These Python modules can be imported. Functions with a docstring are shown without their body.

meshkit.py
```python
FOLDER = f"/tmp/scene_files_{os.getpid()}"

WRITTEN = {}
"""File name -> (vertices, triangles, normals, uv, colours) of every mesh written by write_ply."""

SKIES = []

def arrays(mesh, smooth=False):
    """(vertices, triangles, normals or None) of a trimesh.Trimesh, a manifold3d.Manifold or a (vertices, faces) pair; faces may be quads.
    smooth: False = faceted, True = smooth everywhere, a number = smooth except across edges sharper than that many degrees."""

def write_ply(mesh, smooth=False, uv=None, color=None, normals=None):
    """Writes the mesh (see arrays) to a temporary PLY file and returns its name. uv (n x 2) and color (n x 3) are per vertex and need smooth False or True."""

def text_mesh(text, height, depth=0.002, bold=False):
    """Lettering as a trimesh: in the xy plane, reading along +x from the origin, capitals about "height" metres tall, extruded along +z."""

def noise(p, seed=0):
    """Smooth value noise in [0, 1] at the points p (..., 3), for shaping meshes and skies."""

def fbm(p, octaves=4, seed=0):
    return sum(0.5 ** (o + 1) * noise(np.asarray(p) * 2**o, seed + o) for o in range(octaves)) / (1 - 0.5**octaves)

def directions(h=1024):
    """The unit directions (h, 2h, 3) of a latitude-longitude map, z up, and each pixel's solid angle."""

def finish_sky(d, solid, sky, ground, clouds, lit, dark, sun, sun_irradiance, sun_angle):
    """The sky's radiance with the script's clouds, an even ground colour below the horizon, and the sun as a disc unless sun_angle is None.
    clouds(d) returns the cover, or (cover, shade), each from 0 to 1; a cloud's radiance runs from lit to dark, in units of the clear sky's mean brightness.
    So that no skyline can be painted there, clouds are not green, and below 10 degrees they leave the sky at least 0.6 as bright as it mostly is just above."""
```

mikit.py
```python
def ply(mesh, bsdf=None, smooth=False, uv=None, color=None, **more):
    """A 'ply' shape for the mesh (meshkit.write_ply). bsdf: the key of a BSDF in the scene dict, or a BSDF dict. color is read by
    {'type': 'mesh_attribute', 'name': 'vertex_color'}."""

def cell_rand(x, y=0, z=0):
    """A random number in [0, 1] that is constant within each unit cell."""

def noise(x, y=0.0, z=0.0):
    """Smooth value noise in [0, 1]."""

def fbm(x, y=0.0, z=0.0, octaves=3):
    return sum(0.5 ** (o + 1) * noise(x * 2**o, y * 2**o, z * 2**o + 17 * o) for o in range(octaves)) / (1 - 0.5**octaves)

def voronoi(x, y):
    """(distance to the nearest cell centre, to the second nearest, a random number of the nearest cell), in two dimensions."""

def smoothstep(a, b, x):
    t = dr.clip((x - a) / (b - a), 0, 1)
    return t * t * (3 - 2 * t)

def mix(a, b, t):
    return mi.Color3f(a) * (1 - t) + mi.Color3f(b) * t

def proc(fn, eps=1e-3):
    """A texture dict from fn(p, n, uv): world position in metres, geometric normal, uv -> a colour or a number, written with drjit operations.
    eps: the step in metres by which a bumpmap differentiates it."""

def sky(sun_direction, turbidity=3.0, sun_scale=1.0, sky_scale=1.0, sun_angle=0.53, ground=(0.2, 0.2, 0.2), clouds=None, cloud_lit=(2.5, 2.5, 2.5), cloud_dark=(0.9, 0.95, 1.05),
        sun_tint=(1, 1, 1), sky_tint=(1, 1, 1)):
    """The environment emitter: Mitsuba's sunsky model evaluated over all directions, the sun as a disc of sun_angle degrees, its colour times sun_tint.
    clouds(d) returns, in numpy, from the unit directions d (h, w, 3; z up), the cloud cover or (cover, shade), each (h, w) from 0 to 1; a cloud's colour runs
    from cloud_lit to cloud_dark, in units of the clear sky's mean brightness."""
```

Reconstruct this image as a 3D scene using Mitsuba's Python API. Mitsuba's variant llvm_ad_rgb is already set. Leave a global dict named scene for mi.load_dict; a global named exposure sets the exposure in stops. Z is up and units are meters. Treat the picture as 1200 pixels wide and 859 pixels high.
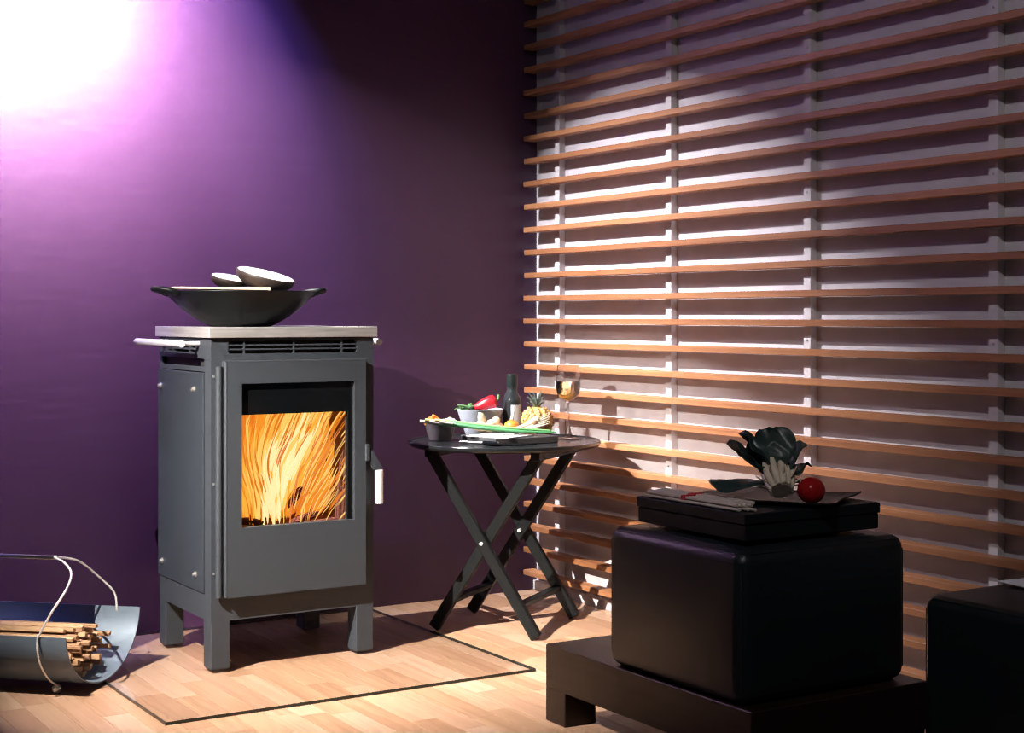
import math, random
import numpy as np
import trimesh
import mitsuba as mi
import drjit as dr
import mikit, meshkit
from manifold3d import Manifold, CrossSection

T = mi.ScalarTransform4f
scene, labels = {}, {}
rng = random.Random(7)

# ------------------------------------------------------------------ camera, light, exposure
F_PX, W_PX, H_PX = 1776.0, 1200.0, 859.0
scene['camera'] = {
    'type': 'perspective', 'fov_axis': 'x', 'fov': 2 * math.degrees(math.atan(W_PX / 2 / F_PX)),
    'principal_point_offset_y': (H_PX / 2 - 370.0) / H_PX,
    'near_clip': 0.05, 'far_clip': 60.0,
    'to_world': T().look_at(origin=[0, 0, 1], target=[0.5275, 0.8495, 1], up=[0, 0, 1]),
}
exposure = 0.0


def spot(key, pos, target, rgb, cutoff, beam):
    scene[key] = {'type': 'spot', 'to_world': T().look_at(origin=pos, target=target, up=[0, 0.1, 1]), 'sampling_weight': 3.0,
                  'intensity': {'type': 'rgb', 'value': list(rgb)}, 'cutoff_angle': cutoff, 'beam_width': beam}


scene['ambient'] = {'type': 'constant', 'radiance': {'type': 'rgb', 'value': [0.008, 0.014, 0.0165]}, 'sampling_weight': 0.6}
# flood lamp hung close to the purple wall: warm core and the bluish rim of its reflector
WL, WA = np.array([1.20, 4.17, 2.15]), np.array([-0.06, 0.91, -0.41])
spot('wall_flood_core', WL.tolist(), (WL + WA).tolist(), (62, 52, 46), 60, 28)
spot('wall_flood_rim', WL.tolist(), (WL + WA).tolist(), (3.5, 3.5, 15), 64, 57)
# spotlight beside it, turned to the table and the slatted wall
spot('table_spot', [1.15, 4.43, 2.38], [2.95, 3.98, 0.58], (98, 95, 97), 27.5, 3)
# spotlight at the front left, turned to the stove and the floor before it
spot('stove_spot', [0.10, 3.20, 1.95], [2.15, 4.02, 0.0], (135, 125, 112), 24, 6)
# weak spotlight from above the camera, turned to the seats and the slats on the right
spot('front_spot', [0.60, 0.90, 2.50], [2.85, 3.00, 1.05], (7.4, 6.9, 7.0), 33, 6)


# ------------------------------------------------------------------ materials
def rgb(*c):
    return {'type': 'rgb', 'value': list(c)}


def pr(key, color, rough=0.5, bump=None, scale=0.001, eps=1e-3, **kw):
    b = {'type': 'principled', 'base_color': color if isinstance(color, dict) else rgb(*color), 'roughness': rough, **kw}
    if bump is not None:
        b = {'type': 'bumpmap', 'arbitrary': mikit.proc(bump, eps), 'scale': scale, 'bsdf': b}
    scene[key] = {'type': 'twosided', 'bsdf': b}


N, FB, MIX = mikit.noise, mikit.fbm, mikit.mix


def plaster_bump(p, n, uv):
    return FB(p.x * 30, p.z * 9, p.y * 9, 3) * 0.6 + N(p.x * 8 + 6 * N(p.x * 3, p.z * 3), p.z * 60) * 0.5


def purple_col(p, n, uv):
    t = FB(p.x * 3.1, p.z * 2.2, 1.0, 3)
    return MIX((0.046, 0.0180, 0.047), (0.057, 0.0230, 0.058), t)


def paper_col(p, n, uv):
    t = FB(p.y * 22, p.z * 22, 0.0, 2)
    return MIX((0.47, 0.45, 0.48), (0.53, 0.51, 0.54), t)


def wood(dark, light, sx, sy, sz, k=1.0):
    def fn(p, n, uv):
        x, y, z = p.x * sx, p.y * sy, p.z * sz
        w = FB(x, y, z, 3)
        ring = N(w * 9 * k + x * 0.7, y * 0.5, z * 0.7)
        return MIX(dark, light, dr.clip(0.75 * w + 0.5 * ring - 0.12, 0, 1))
    return mikit.proc(fn)


pr('purple_paint', mikit.proc(purple_col), 0.42, plaster_bump, 0.0012, 2e-3, specular=0.5)
pr('white_paint', mikit.proc(paper_col), 0.7)
pr('batten_white', (0.52, 0.50, 0.52), 0.6)
SLAT = []
for i, (a, b) in enumerate((((0.228, 0.086, 0.035), (0.368, 0.167, 0.076)), ((0.266, 0.106, 0.045), (0.406, 0.190, 0.090)), ((0.196, 0.072, 0.029), (0.329, 0.144, 0.065)))):
    pr(f'slat_wood_{i}', wood(a, b, 30 + 7 * i, 1.3 + 0.2 * i, 90), 0.45)
    SLAT.append(f'slat_wood_{i}')
PLANK = []
for i, (a, b) in enumerate((((0.322, 0.185, 0.109), (0.420, 0.264, 0.169)), ((0.364, 0.220, 0.137), (0.462, 0.302, 0.209)), ((0.294, 0.161, 0.093), (0.392, 0.236, 0.149)),
                            ((0.392, 0.247, 0.161), (0.476, 0.322, 0.233)), ((0.343, 0.195, 0.121), (0.427, 0.268, 0.182)))):
    pr(f'beech_{i}', wood(a, b, 60 + 5 * i, 2.2 + 0.3 * i, 10), 0.32, specular=0.4)
    PLANK.append(f'beech_{i}')
pr('subfloor', (0.10, 0.06, 0.035), 0.8)


def paint_bump(p, n, uv):
    return N(p.x * 700, p.y * 700, p.z * 700)


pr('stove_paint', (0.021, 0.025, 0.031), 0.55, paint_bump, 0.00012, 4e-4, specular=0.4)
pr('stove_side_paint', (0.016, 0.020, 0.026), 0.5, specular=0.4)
pr('black_iron', (0.012, 0.012, 0.013), 0.6)
pr('black_gloss', (0.003, 0.0035, 0.004), 0.06)
pr('dark_steel', (0.30, 0.29, 0.28), 0.4, metallic=0.7)
pr('chamotte', (0.085, 0.026, 0.018), 0.9)


def brushed(p, n, uv):
    t = FB(p.x * 9, p.y * 9, p.z * 160, 3)
    return MIX((0.40, 0.38, 0.37), (0.62, 0.60, 0.585), t)


pr('brushed_steel', mikit.proc(brushed), 0.38, metallic=0.7)
pr('polished_steel', (0.80, 0.80, 0.82), 0.30, metallic=0.6)
pr('handle_steel', (0.86, 0.86, 0.86), 0.45, metallic=0.6)
pr('cast_iron', (0.0042, 0.0052, 0.0056), 0.40, paint_bump, 0.00015, 4e-4, specular=0.16)
pr('sheet_steel', (0.105, 0.135, 0.17), 0.42, paint_bump, 0.00015, 4e-4, metallic=0.25)
pr('shell_dark', (0.035, 0.024, 0.020), 0.5)
pr('pale_flesh', (0.80, 0.77, 0.72), 0.5)
pr('pale_wood', wood((0.58, 0.42, 0.27), (0.78, 0.63, 0.45), 40, 40, 40), 0.6)
pr('kindling_wood', wood((0.30, 0.17, 0.085), (0.46, 0.29, 0.16), 25, 25, 60), 0.7)
pr('kindling_dark', wood((0.20, 0.105, 0.05), (0.32, 0.18, 0.095), 25, 25, 60), 0.7)
pr('ember_bark', (0.10, 0.020, 0.010), 0.9)
pr('black_wood', (0.0045, 0.0055, 0.0060), 0.4, specular=0.25)
pr('black_lacquer', (0.010, 0.011, 0.012), 0.14)
pr('porcelain', (0.56, 0.60, 0.66), 0.22)
pr('smoky_plastic', (0.12, 0.10, 0.11), 0.2)
pr('carrot_orange', (0.60, 0.20, 0.02), 0.45)
pr('rice_white', (0.50, 0.52, 0.44), 0.5)
pr('bean_green', (0.085, 0.19, 0.07), 0.45)
pr('leaf_green', (0.05, 0.20, 0.075), 0.42)
pr('leaf_pale', (0.13, 0.30, 0.11), 0.45)
pr('stalk_white', (0.50, 0.46, 0.37), 0.42)
pr('stalk_yellow', (0.42, 0.33, 0.12), 0.45)
pr('chili_red', (0.42, 0.012, 0.02), 0.18)
pr('ginger_skin', (0.52, 0.40, 0.26), 0.6)
pr('onion_skin', (0.50, 0.16, 0.025), 0.28)
pr('pine_gold', (0.44, 0.26, 0.075), 0.5)
pr('pine_tip', (0.16, 0.08, 0.03), 0.6)
pr('pine_leaf', (0.07, 0.10, 0.08), 0.5)
pr('bottle_dark', (0.016, 0.019, 0.021), 0.12)
pr('bottle_cap', (0.010, 0.016, 0.015), 0.25)
pr('label_paper', (0.36, 0.38, 0.42), 0.6)
pr('label_red', (0.45, 0.04, 0.04), 0.5)
pr('napkin', (0.35, 0.34, 0.34), 0.8)
pr('slate_board', (0.035, 0.036, 0.038), 0.35)
pr('wenge', wood((0.012, 0.0065, 0.0045), (0.024, 0.0135, 0.0095), 30, 3, 30), 0.4, specular=0.3)


def leather_bump(p, n, uv):
    return mikit.fbm(p.x * 160, p.y * 160, p.z * 160, 2) + 0.6 * N(p.x * 24, p.y * 24, p.z * 24)


pr('black_leather', (0.0095, 0.0150, 0.0170), 0.38, leather_bump, 0.0007, 1e-3, specular=0.4)
pr('tray_black', (0.0060, 0.0095, 0.0105), 0.5, specular=0.2)
pr('dark_plate', (0.008, 0.009, 0.010), 0.42, specular=0.2)
pr('noodle', (0.60, 0.52, 0.42), 0.6)
pr('band_red', (0.50, 0.02, 0.03), 0.5)
pr('chard_leaf', (0.020, 0.038, 0.034), 0.38)
pr('chard_leaf_grey', (0.034, 0.055, 0.046), 0.42)
pr('root_white', (0.66, 0.56, 0.43), 0.6)
pr('root_cut', (0.30, 0.23, 0.18), 0.7)
pr('tomato_red', (0.34, 0.008, 0.010), 0.14)
pr('white_sheet', (0.80, 0.82, 0.86), 0.6)
scene['pane_glass'] = {'type': 'thindielectric', 'int_ior': 1.33}
scene['clear_glass'] = {'type': 'thindielectric', 'int_ior': 1.5}
scene['solid_glass'] = {'type': 'dielectric', 'int_ior': 1.5}
scene['wine'] = {'type': 'dielectric', 'int_ior': 1.34, 'specular_transmittance': rgb(0.97, 0.82, 0.45)}
pr('glass_edge', (0.008, 0.012, 0.010), 0.2)


# ------------------------------------------------------------------ mesh helpers
def cat(ms):
    return trimesh.util.concatenate(ms)


def box(x0, x1, y0, y1, z0, z1, c=0.0):
    """A box, its edges chamfered by c."""
    x0, x1, y0, y1, z0, z1 = min(x0, x1), max(x0, x1), min(y0, y1), max(y0, y1), min(z0, z1), max(z0, z1)
    if c <= 0:
        m = trimesh.creation.box((x1 - x0, y1 - y0, z1 - z0))
        m.apply_translation(((x0 + x1) / 2, (y0 + y1) / 2, (z0 + z1) / 2))
        return m
    pts = []
    for ix, X in ((1, x0), (-1, x1)):
        for iy, Y in ((1, y0), (-1, y1)):
            for iz, Z in ((1, z0), (-1, z1)):
                pts += [(X, Y + iy * c, Z + iz * c), (X + ix * c, Y, Z + iz * c), (X + ix * c, Y + iy * c, Z)]
    return trimesh.convex.convex_hull(np.array(pts))


def move(m, loc=(0, 0, 0), rz=0.0, *tilts):
    m = m.copy()
    for tilt in tilts:
        if tilt is not None:
            m.apply_transform(trimesh.transformations.rotation_matrix(tilt[0], tilt[1]))
    if rz:
        m.apply_transform(trimesh.transformations.rotation_matrix(rz, (0, 0, 1)))
    m.apply_translation(loc)
    return m


def lathe(profile, n=40):
    return trimesh.creation.revolve(np.array(profile, float), sections=n)


def tube(path, r, n=10, cap=True):
    """A tube along a path; r is a radius or one per point."""
    path = np.asarray(path, float)
    k = len(path)
    rs = np.broadcast_to(np.asarray(r, float), (k,))
    tang = np.gradient(path, axis=0)
    tang /= np.linalg.norm(tang, axis=1, keepdims=True)
    ref = np.array([0, 0, 1.0]) if abs(tang[0][2]) < 0.9 else np.array([1.0, 0, 0])
    u = np.cross(ref, tang[0]); u /= np.linalg.norm(u)
    V = []
    for i in range(k):
        u = u - tang[i] * (u @ tang[i]); u /= np.linalg.norm(u)
        w = np.cross(tang[i], u)
        a = np.arange(n) * 2 * math.pi / n
        V.append(path[i] + rs[i] * (np.cos(a)[:, None] * u + np.sin(a)[:, None] * w))
    V = np.vstack(V)
    fc = []
    for i in range(k - 1):
        for j in range(n):
            a, b, c, d = i * n + j, i * n + (j + 1) % n, (i + 1) * n + (j + 1) % n, (i + 1) * n + j
            fc += [(a, b, c), (a, c, d)]
    if cap:
        V = np.vstack([V, path[:1], path[-1:]])
        s, e = k * n, k * n + 1
        for j in range(n):
            fc += [(s, (j + 1) % n, j), (e, (k - 1) * n + j, (k - 1) * n + (j + 1) % n)]
    return trimesh.Trimesh(V, fc, process=False)


def cyl(a, b, r, n=16):
    return tube([a, (np.array(a) + np.array(b)) / 2, b], r, n)


def bar(a, b, w, t, up=(0, 0, 1), c=0.002):
    """A flat bar from a to b: w wide along side, t thick along up."""
    a, b = np.array(a, float), np.array(b, float)
    d = b - a; L = np.linalg.norm(d); d /= L
    s = np.cross(up, d); s /= np.linalg.norm(s)
    q = np.cross(d, s)
    m = box(-w / 2, w / 2, -t / 2, t / 2, 0, L, c)
    M = np.eye(4); M[:3, 0] = s; M[:3, 1] = q; M[:3, 2] = d; M[:3, 3] = a
    m.apply_transform(M)
    return m


def smooth_curve(pts, n=20):
    pts = np.asarray(pts, float)
    k = len(pts)
    P = np.vstack([2 * pts[0] - pts[1], pts, 2 * pts[-1] - pts[-2]])
    out = []
    for i in range(k - 1):
        p0, p1, p2, p3 = P[i:i + 4]
        for t in np.linspace(0, 1, n, endpoint=False):
            out.append(0.5 * (2 * p1 + (p2 - p0) * t + (2 * p0 - 5 * p1 + 4 * p2 - p3) * t ** 2 + (3 * p1 - p0 - 3 * p2 + p3) * t ** 3))
    out.append(pts[-1])
    return np.array(out)


def slab(poly_xz, y0, y1):
    """A polygon in the x-z plane (CrossSection) extruded along y from y0 (near) to y1."""
    m = Manifold.extrude(poly_xz, abs(y1 - y0))
    mm = m.to_mesh()
    v = mm.vert_properties[:, :3].astype(float)
    w = np.stack([v[:, 0], max(y0, y1) - v[:, 2], v[:, 1]], 1)
    return trimesh.Trimesh(w, mm.tri_verts, process=False)


def rect(x0, x1, z0, z1, r=0.0):
    c = CrossSection.square((x1 - x0 - 2 * r, z1 - z0 - 2 * r)).translate((x0 + r, z0 + r))
    return c.offset(r, circular_segments=24) if r > 0 else c


def ellipsoid(rx, ry, rz, sub=3, bumps=0.0, freq=10, seed=0):
    m = trimesh.creation.icosphere(subdivisions=sub)
    v = m.vertices.copy()
    if bumps:
        v *= (1 + bumps * (meshkit.fbm(v * freq * 0.2 + 5, 3, seed) - 0.5)[:, None] * 2)
    m.vertices = v * (rx, ry, rz)
    return m


def numbered(key):
    if key not in scene and key not in labels:
        return key
    i = 1
    while f'{key}_{i:03d}' in scene or f'{key}_{i:03d}' in labels:
        i += 1
    return f'{key}_{i:03d}'


def thing(name, label, category, group=None, kind=None):
    key = numbered(name)
    labels[key] = {'label': label, 'category': category}
    if group:
        labels[key]['group'] = group
    if kind:
        labels[key]['kind'] = kind
    return key


def part(parent, name, mesh, mat, smooth=False, label=None, **kw):
    key = numbered(f'{parent}__{name}')
    scene[key] = mikit.ply(mesh, mat, smooth=smooth, **kw)
    if label:
        labels[key] = {'label': label}
    return key


def single(name, mesh, mat, label, category, smooth=False, group=None, kind=None):
    key = thing(name, label, category, group, kind)
    scene[key] = mikit.ply(mesh, mat, smooth=smooth)
    return key


def structure(key, mesh, mat, label, category):
    scene[key] = mikit.ply(mesh, mat)
    labels[key] = {'label': label, 'category': category, 'kind': 'structure'}


# ------------------------------------------------------------------ the room
YW, XW = 4.667, 3.004
structure('wall_back', box(-2.0, XW + 0.1, YW, YW + 0.1, 0, 2.75), 'purple_paint', 'purple painted plaster wall behind the wood stove', 'wall')
structure('wall_right', box(XW, XW + 0.1, 1.2, YW, 0, 2.75), 'white_paint', 'white wall behind the horizontal wooden slats', 'wall')
structure('floor', box(-2.0, XW + 0.1, 0.2, YW + 0.1, -0.06, -0.012), 'subfloor', 'light beech parquet floor of narrow strips', 'floor')
x = 0.56
col = 0
PL_W = 0.0705
while x < XW - 0.005:
    y = 2.2 - rng.random() * 0.5
    x1 = min(x + PL_W, XW)
    last = -1
    while y < YW:
        ln = rng.uniform(0.36, 0.62)
        y1 = min(y + ln, YW)
        if y1 > 2.2 and y1 - y > 0.02:
            ch = rng.choice([i for i in range(5) if i != last]); last = ch
            part('floor', 'plank', box(x + 0.0003, x1 - 0.0003, max(y, 2.0) + 0.0004, y1 - 0.0004, -0.012, 0.0, 0.0008), PLANK[ch])
        y = y1
    x = x1
structure('trim_1', box(XW - 0.016, XW, 1.2, YW, 0.0, 0.035, 0.002), 'batten_white', 'low white skirting strip along the slatted wall', 'skirting')

# slatted screen on the right wall
scr = thing('slatted_screen', 'wall screen of horizontal reddish wooden slats on white battens', 'slatted screen')
SX0, SX1 = 2.934, 2.978
for k in range(-5, 25):
    z = 2.054 - 0.08262 * k
    part(scr, 'slat', box(SX0, SX1, 1.75, 4.648 - rng.uniform(0, 0.006), z - 0.0093, z + 0.0093, 0.0012), SLAT[rng.choice((0, 1, 2))])
for yb in (4.505, 3.862, 3.222, 2.560):
    b = part(scr, 'batten', box(SX1, XW, yb - 0.0265, yb + 0.0265 - 0.024, 0.0, 2.70, 0.001), 'batten_white')
    for z in (0.52, 0.93, 1.35, 1.76):
        part(b, 'screw', cyl((SX1 - 0.0015, yb - 0.014, z), (SX1 + 0.002, yb - 0.014, z), 0.0028, 10), 'dark_steel')

# ------------------------------------------------------------------ floor glass under the stove
gp = thing('glass_floor_plate', 'clear glass hearth plate lying on the parquet under the stove', 'floor plate')
GX0, GX1, GY0, GY1, GZ = 1.232, 2.305, 3.585, 4.640, 0.008
v = np.array([[GX0, GY0, GZ], [GX1, GY0, GZ], [GX1, GY1, GZ], [GX0, GY1, GZ]])
part(gp, 'sheet', trimesh.Trimesh(v, [[0, 1, 2], [0, 2, 3]], process=False), 'pane_glass')
part(gp, 'edge', cat([box(GX0, GX1, GY0, GY0 + 0.002, 0.0004, GZ), box(GX0, GX0 + 0.002, GY0, GY1, 0.0004, GZ), box(GX1 - 0.002, GX1, GY0, GY1, 0.0004, GZ), box(GX0, GX1, GY1 - 0.002, GY1, 0.0004, GZ)]), 'glass_edge', label='dark polished edge')

# ------------------------------------------------------------------ the stove
st = thing('wood_stove', 'dark grey wood burning stove with a fire behind its glass door', 'stove')
X0, X1, Y0, Y1 = 1.515, 2.019, 4.03, 4.464
ZB, ZT = 0.145, 0.936
# front plate with the opening of the firebox and the vent slots
front = rect(X0, X1, ZB, ZT) - rect(1.585, 1.955, 0.36, 0.83) - rect(1.566, 1.965, 0.893, 0.929, 0.006)
part(st, 'front_plate', slab(front, Y0, Y0 + 0.012), 'stove_paint')
vs = []
for i in range(2):
    z = 0.9048 + i * 0.0118
    vs.append(box(1.566, 1.965, Y0 + 0.002, Y0 + 0.010, z - 0.0022, z + 0.0022, 0.0006))
for xx in (1.614, 1.7655, 1.917):
    vs.append(box(xx - 0.0022, xx + 0.0022, Y0 + 0.001, Y0 + 0.010, 0.893, 0.929))
part(st, 'vent_grille', cat(vs), 'stove_paint')
part(st, 'vent_back', box(1.55, 1.98, Y0 + 0.05, Y0 + 0.06, 0.88, 0.935), 'black_iron')
# left side: upper sheet with slots, pocket, frame and bolted panel
sl = [(0.945, 0.952)]
side = rect(Y0, Y1, ZB, ZT)
# the side is drawn in y-z, then turned
def side_slab(cs, xa, xb):
    m = Manifold.extrude(cs, abs(xb - xa)).to_mesh()
    v = m.vert_properties[:, :3].astype(float)
    w = np.stack([min(xa, xb) + v[:, 2], v[:, 0], v[:, 1]], 1)
    return trimesh.Trimesh(w, m.tri_verts, process=False)
slots = CrossSection()
for z in (0.899, 0.911, 0.923):
    for (a, b) in ((4.150, 4.200), (4.207, 4.345), (4.352, 4.385)):
        slots = slots + rect(a, b, z - 0.0036, z + 0.0036, 0.003)
holes = slots + rect(4.082, 4.445, 0.856, 0.879) + rect(4.078, 4.470, 0.215, 0.842)
part(st, 'left_frame', side_slab(side - holes, X0, X0 + 0.010), 'stove_paint')
part(st, 'right_side', box(X1 - 0.010, X1, Y0 + 0.012, Y1, ZB, ZT), 'stove_paint')
part(st, 'back_plate', box(X0 + 0.01, X1 - 0.01, Y1 - 0.01, Y1, ZB, ZT), 'stove_paint')
part(st, 'bottom_plate', box(X0 + 0.01, X1 - 0.01, Y0 + 0.012, Y1 - 0.01, ZB + 0.01, ZB + 0.02), 'black_iron')
part(st, 'inner_lining', box(X0 + 0.035, X0 + 0.045, Y0 + 0.03, Y1 - 0.02, 0.20, ZT - 0.005), 'black_iron')
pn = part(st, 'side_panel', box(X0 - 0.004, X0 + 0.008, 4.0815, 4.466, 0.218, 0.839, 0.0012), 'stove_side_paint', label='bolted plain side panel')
for (yy, zz) in ((4.440, 0.790), (4.150, 0.790), (4.425, 0.264), (4.140, 0.264)):
    part(pn, 'bolt', cat([cyl((X0 - 0.007, yy, zz), (X0 - 0.003, yy, zz), 0.0085, 18), cyl((X0 - 0.013, yy, zz), (X0 - 0.006, yy, zz), 0.0055, 6)]), 'dark_steel')
sp = part(st, 'side_flap', box(X0 + 0.014, X0 + 0.018, 4.07, 4.455, 0.850, 0.885), 'black_iron')
# steel top
part(st, 'top_plate', box(1.505, 2.027, 4.018, 4.474, 0.938, 0.968, 0.0012), 'brushed_steel', label='thick brushed steel top plate')
part(st, 'top_gap', box(1.522, 2.012, 4.036, 4.458, 0.9355, 0.9395), 'black_iron')
# legs and rails
for (a, b) in ((X0, Y0), (X1 - 0.056, Y0), (X0, Y1 - 0.058), (X1 - 0.056, Y1 - 0.058)):
    lg = part(st, 'leg', box(a, a + 0.056, b, b + 0.058, 0.0115, ZB + 0.02, 0.002), 'stove_paint')
    part(lg, 'foot', box(a + 0.004, a + 0.052, b + 0.004, b + 0.054, GZ + 0.0005, 0.0135), 'black_iron')
# left firebox
FB0, FB1, FZ0, FZ1, FY1 = 1.592, 1.950, 0.395, 0.83, 4.36
part(st, 'firebox', cat([box(FB0 - 0.012, FB0, Y0 + 0.012, FY1, FZ0, FZ1), box(FB1, FB1 + 0.012, Y0 + 0.012, FY1, FZ0, FZ1), box(FB0, FB1, FY1, FY1 + 0.012, FZ0, FZ1), box(FB0 - .012, FB1 + .012, Y0 + 0.012, FY1, FZ0 - 0.012, FZ0)]), 'chamotte', label='fire-lit lining of the firebox')
part(st, 'deflector', slab(rect(FB0 - 0.006, FB1 + 0.006, FZ0 + 0.001, FZ1) - rect(FB0 + 0.002, 1.926, FZ0 + 0.010, 0.7205), Y0 - 0.006, Y0 - 0.001), 'black_iron')
# door
DX0, DX1, DZ0, DZ1, DY = 1.546, 1.980, 0.213, 0.872, 4.000
door = part(st, 'door', slab(rect(DX0, DX1, DZ0, DZ1, 0.002) - rect(1.5945, 1.9435, 0.406, 0.8095), DY, DY + 0.026), 'stove_paint', label='hinged front door with a large window')
part(door, 'door_lip', cat([box(DX0 - 0.0015, DX0 + 0.008, DY - 0.0012, DY + 0.028, DZ0, DZ1, 0.003), box(DX0, DX1, DY - 0.0005, DY + 0.026, DZ1 - 0.003, DZ1 + 0.002, 0.001)]), 'stove_paint')
v = np.array([[1.5945, DY + 0.012, 0.406], [1.9435, DY + 0.012, 0.406], [1.9435, DY + 0.012, 0.8095], [1.5945, DY + 0.012, 0.8095]])
part(door, 'window_pane', trimesh.Trimesh(v, [[0, 1, 2], [0, 2, 3]], process=False), 'pane_glass', label='ceramic glass pane')
part(door, 'window_mask', cat([slab(rect(1.5945, 1.9435, 0.7215, 0.8095), DY + 0.014, DY + 0.016), slab(rect(1.927, 1.9435, 0.406, 0.7215), DY + 0.014, DY + 0.016)]), 'black_gloss', label='black printed border of the pane')
part(door, 'hinge', cat([cyl((1.533, DY + 0.016, 0.215), (1.533, DY + 0.016, 0.858), 0.0095, 18), box(1.528, 1.552, DY + 0.022, DY + 0.03, 0.23, 0.25), box(1.528, 1.552, DY + 0.022, DY + 0.03, 0.82, 0.84)]), 'stove_paint', smooth=40)
for z in (0.83, 0.53, 0.28):
    part(st, 'rivet', cyl((1.5225, Y0 - 0.003, z), (1.5225, Y0 + 0.001, z), 0.0032, 10), 'dark_steel')
hd = part(door, 'latch', cat([box(1.977, 1.993, DY - 0.004, DY + 0.022, 0.573, 0.624, 0.003)]), 'stove_paint')
arm = CrossSection([[(1.996, 0.568), (2.004, 0.548), (2.012, 0.546), (2.032, 0.549), (2.030, 0.556), (2.002, 0.604), (1.997, 0.606)]])
part(door, 'handle', cat([slab(arm, DY - 0.002, DY + 0.008), box(1.985, 2.0, DY + 0.0, DY + 0.006, 0.575, 0.602)]), 'stove_paint', label='bent handle arm')
part(door, 'grip', cat([cyl((2.024, DY + 0.003, 0.447), (2.024, DY + 0.003, 0.546), 0.0128, 28)]), 'handle_steel', smooth=40, label='light metal handle grip')
# rails
for sgn, xb in ((-1, X0), (1, X1)):
    xr = xb + sgn * 0.058
    rl = part(st, 'towel_rail', cyl((xr, 4.105, 0.921), (xr, 4.502, 0.921), 0.0105, 20), 'polished_steel', smooth=40, label='polished steel side rail')
    for yy in (4.125, 4.40):
        part(rl, 'bracket', cyl((xb - sgn * 0.001, yy, 0.921), (xr, yy, 0.921), 0.0068, 14), 'polished_steel', smooth=40)

# ------------------------------------------------------------------ fire in the stove
fire = thing('fire', 'orange and yellow flames burning behind the stove window', 'fire', kind='stuff')
frng = random.Random(11)
FZB, FZH = 0.402, 0.34


def flow(x, z, ph):
    """Sideways drift of a flame per metre of rise."""
    t = (z - FZB) / FZH
    return 1.5 * (x - 1.715) * (1.2 - 0.6 * t) / 0.2 * 0.45 + 0.50 * t * t + 0.16 * math.sin(17 * z + 23 * x + ph) + 0.10 * math.sin(41 * z + ph * 2)


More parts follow.
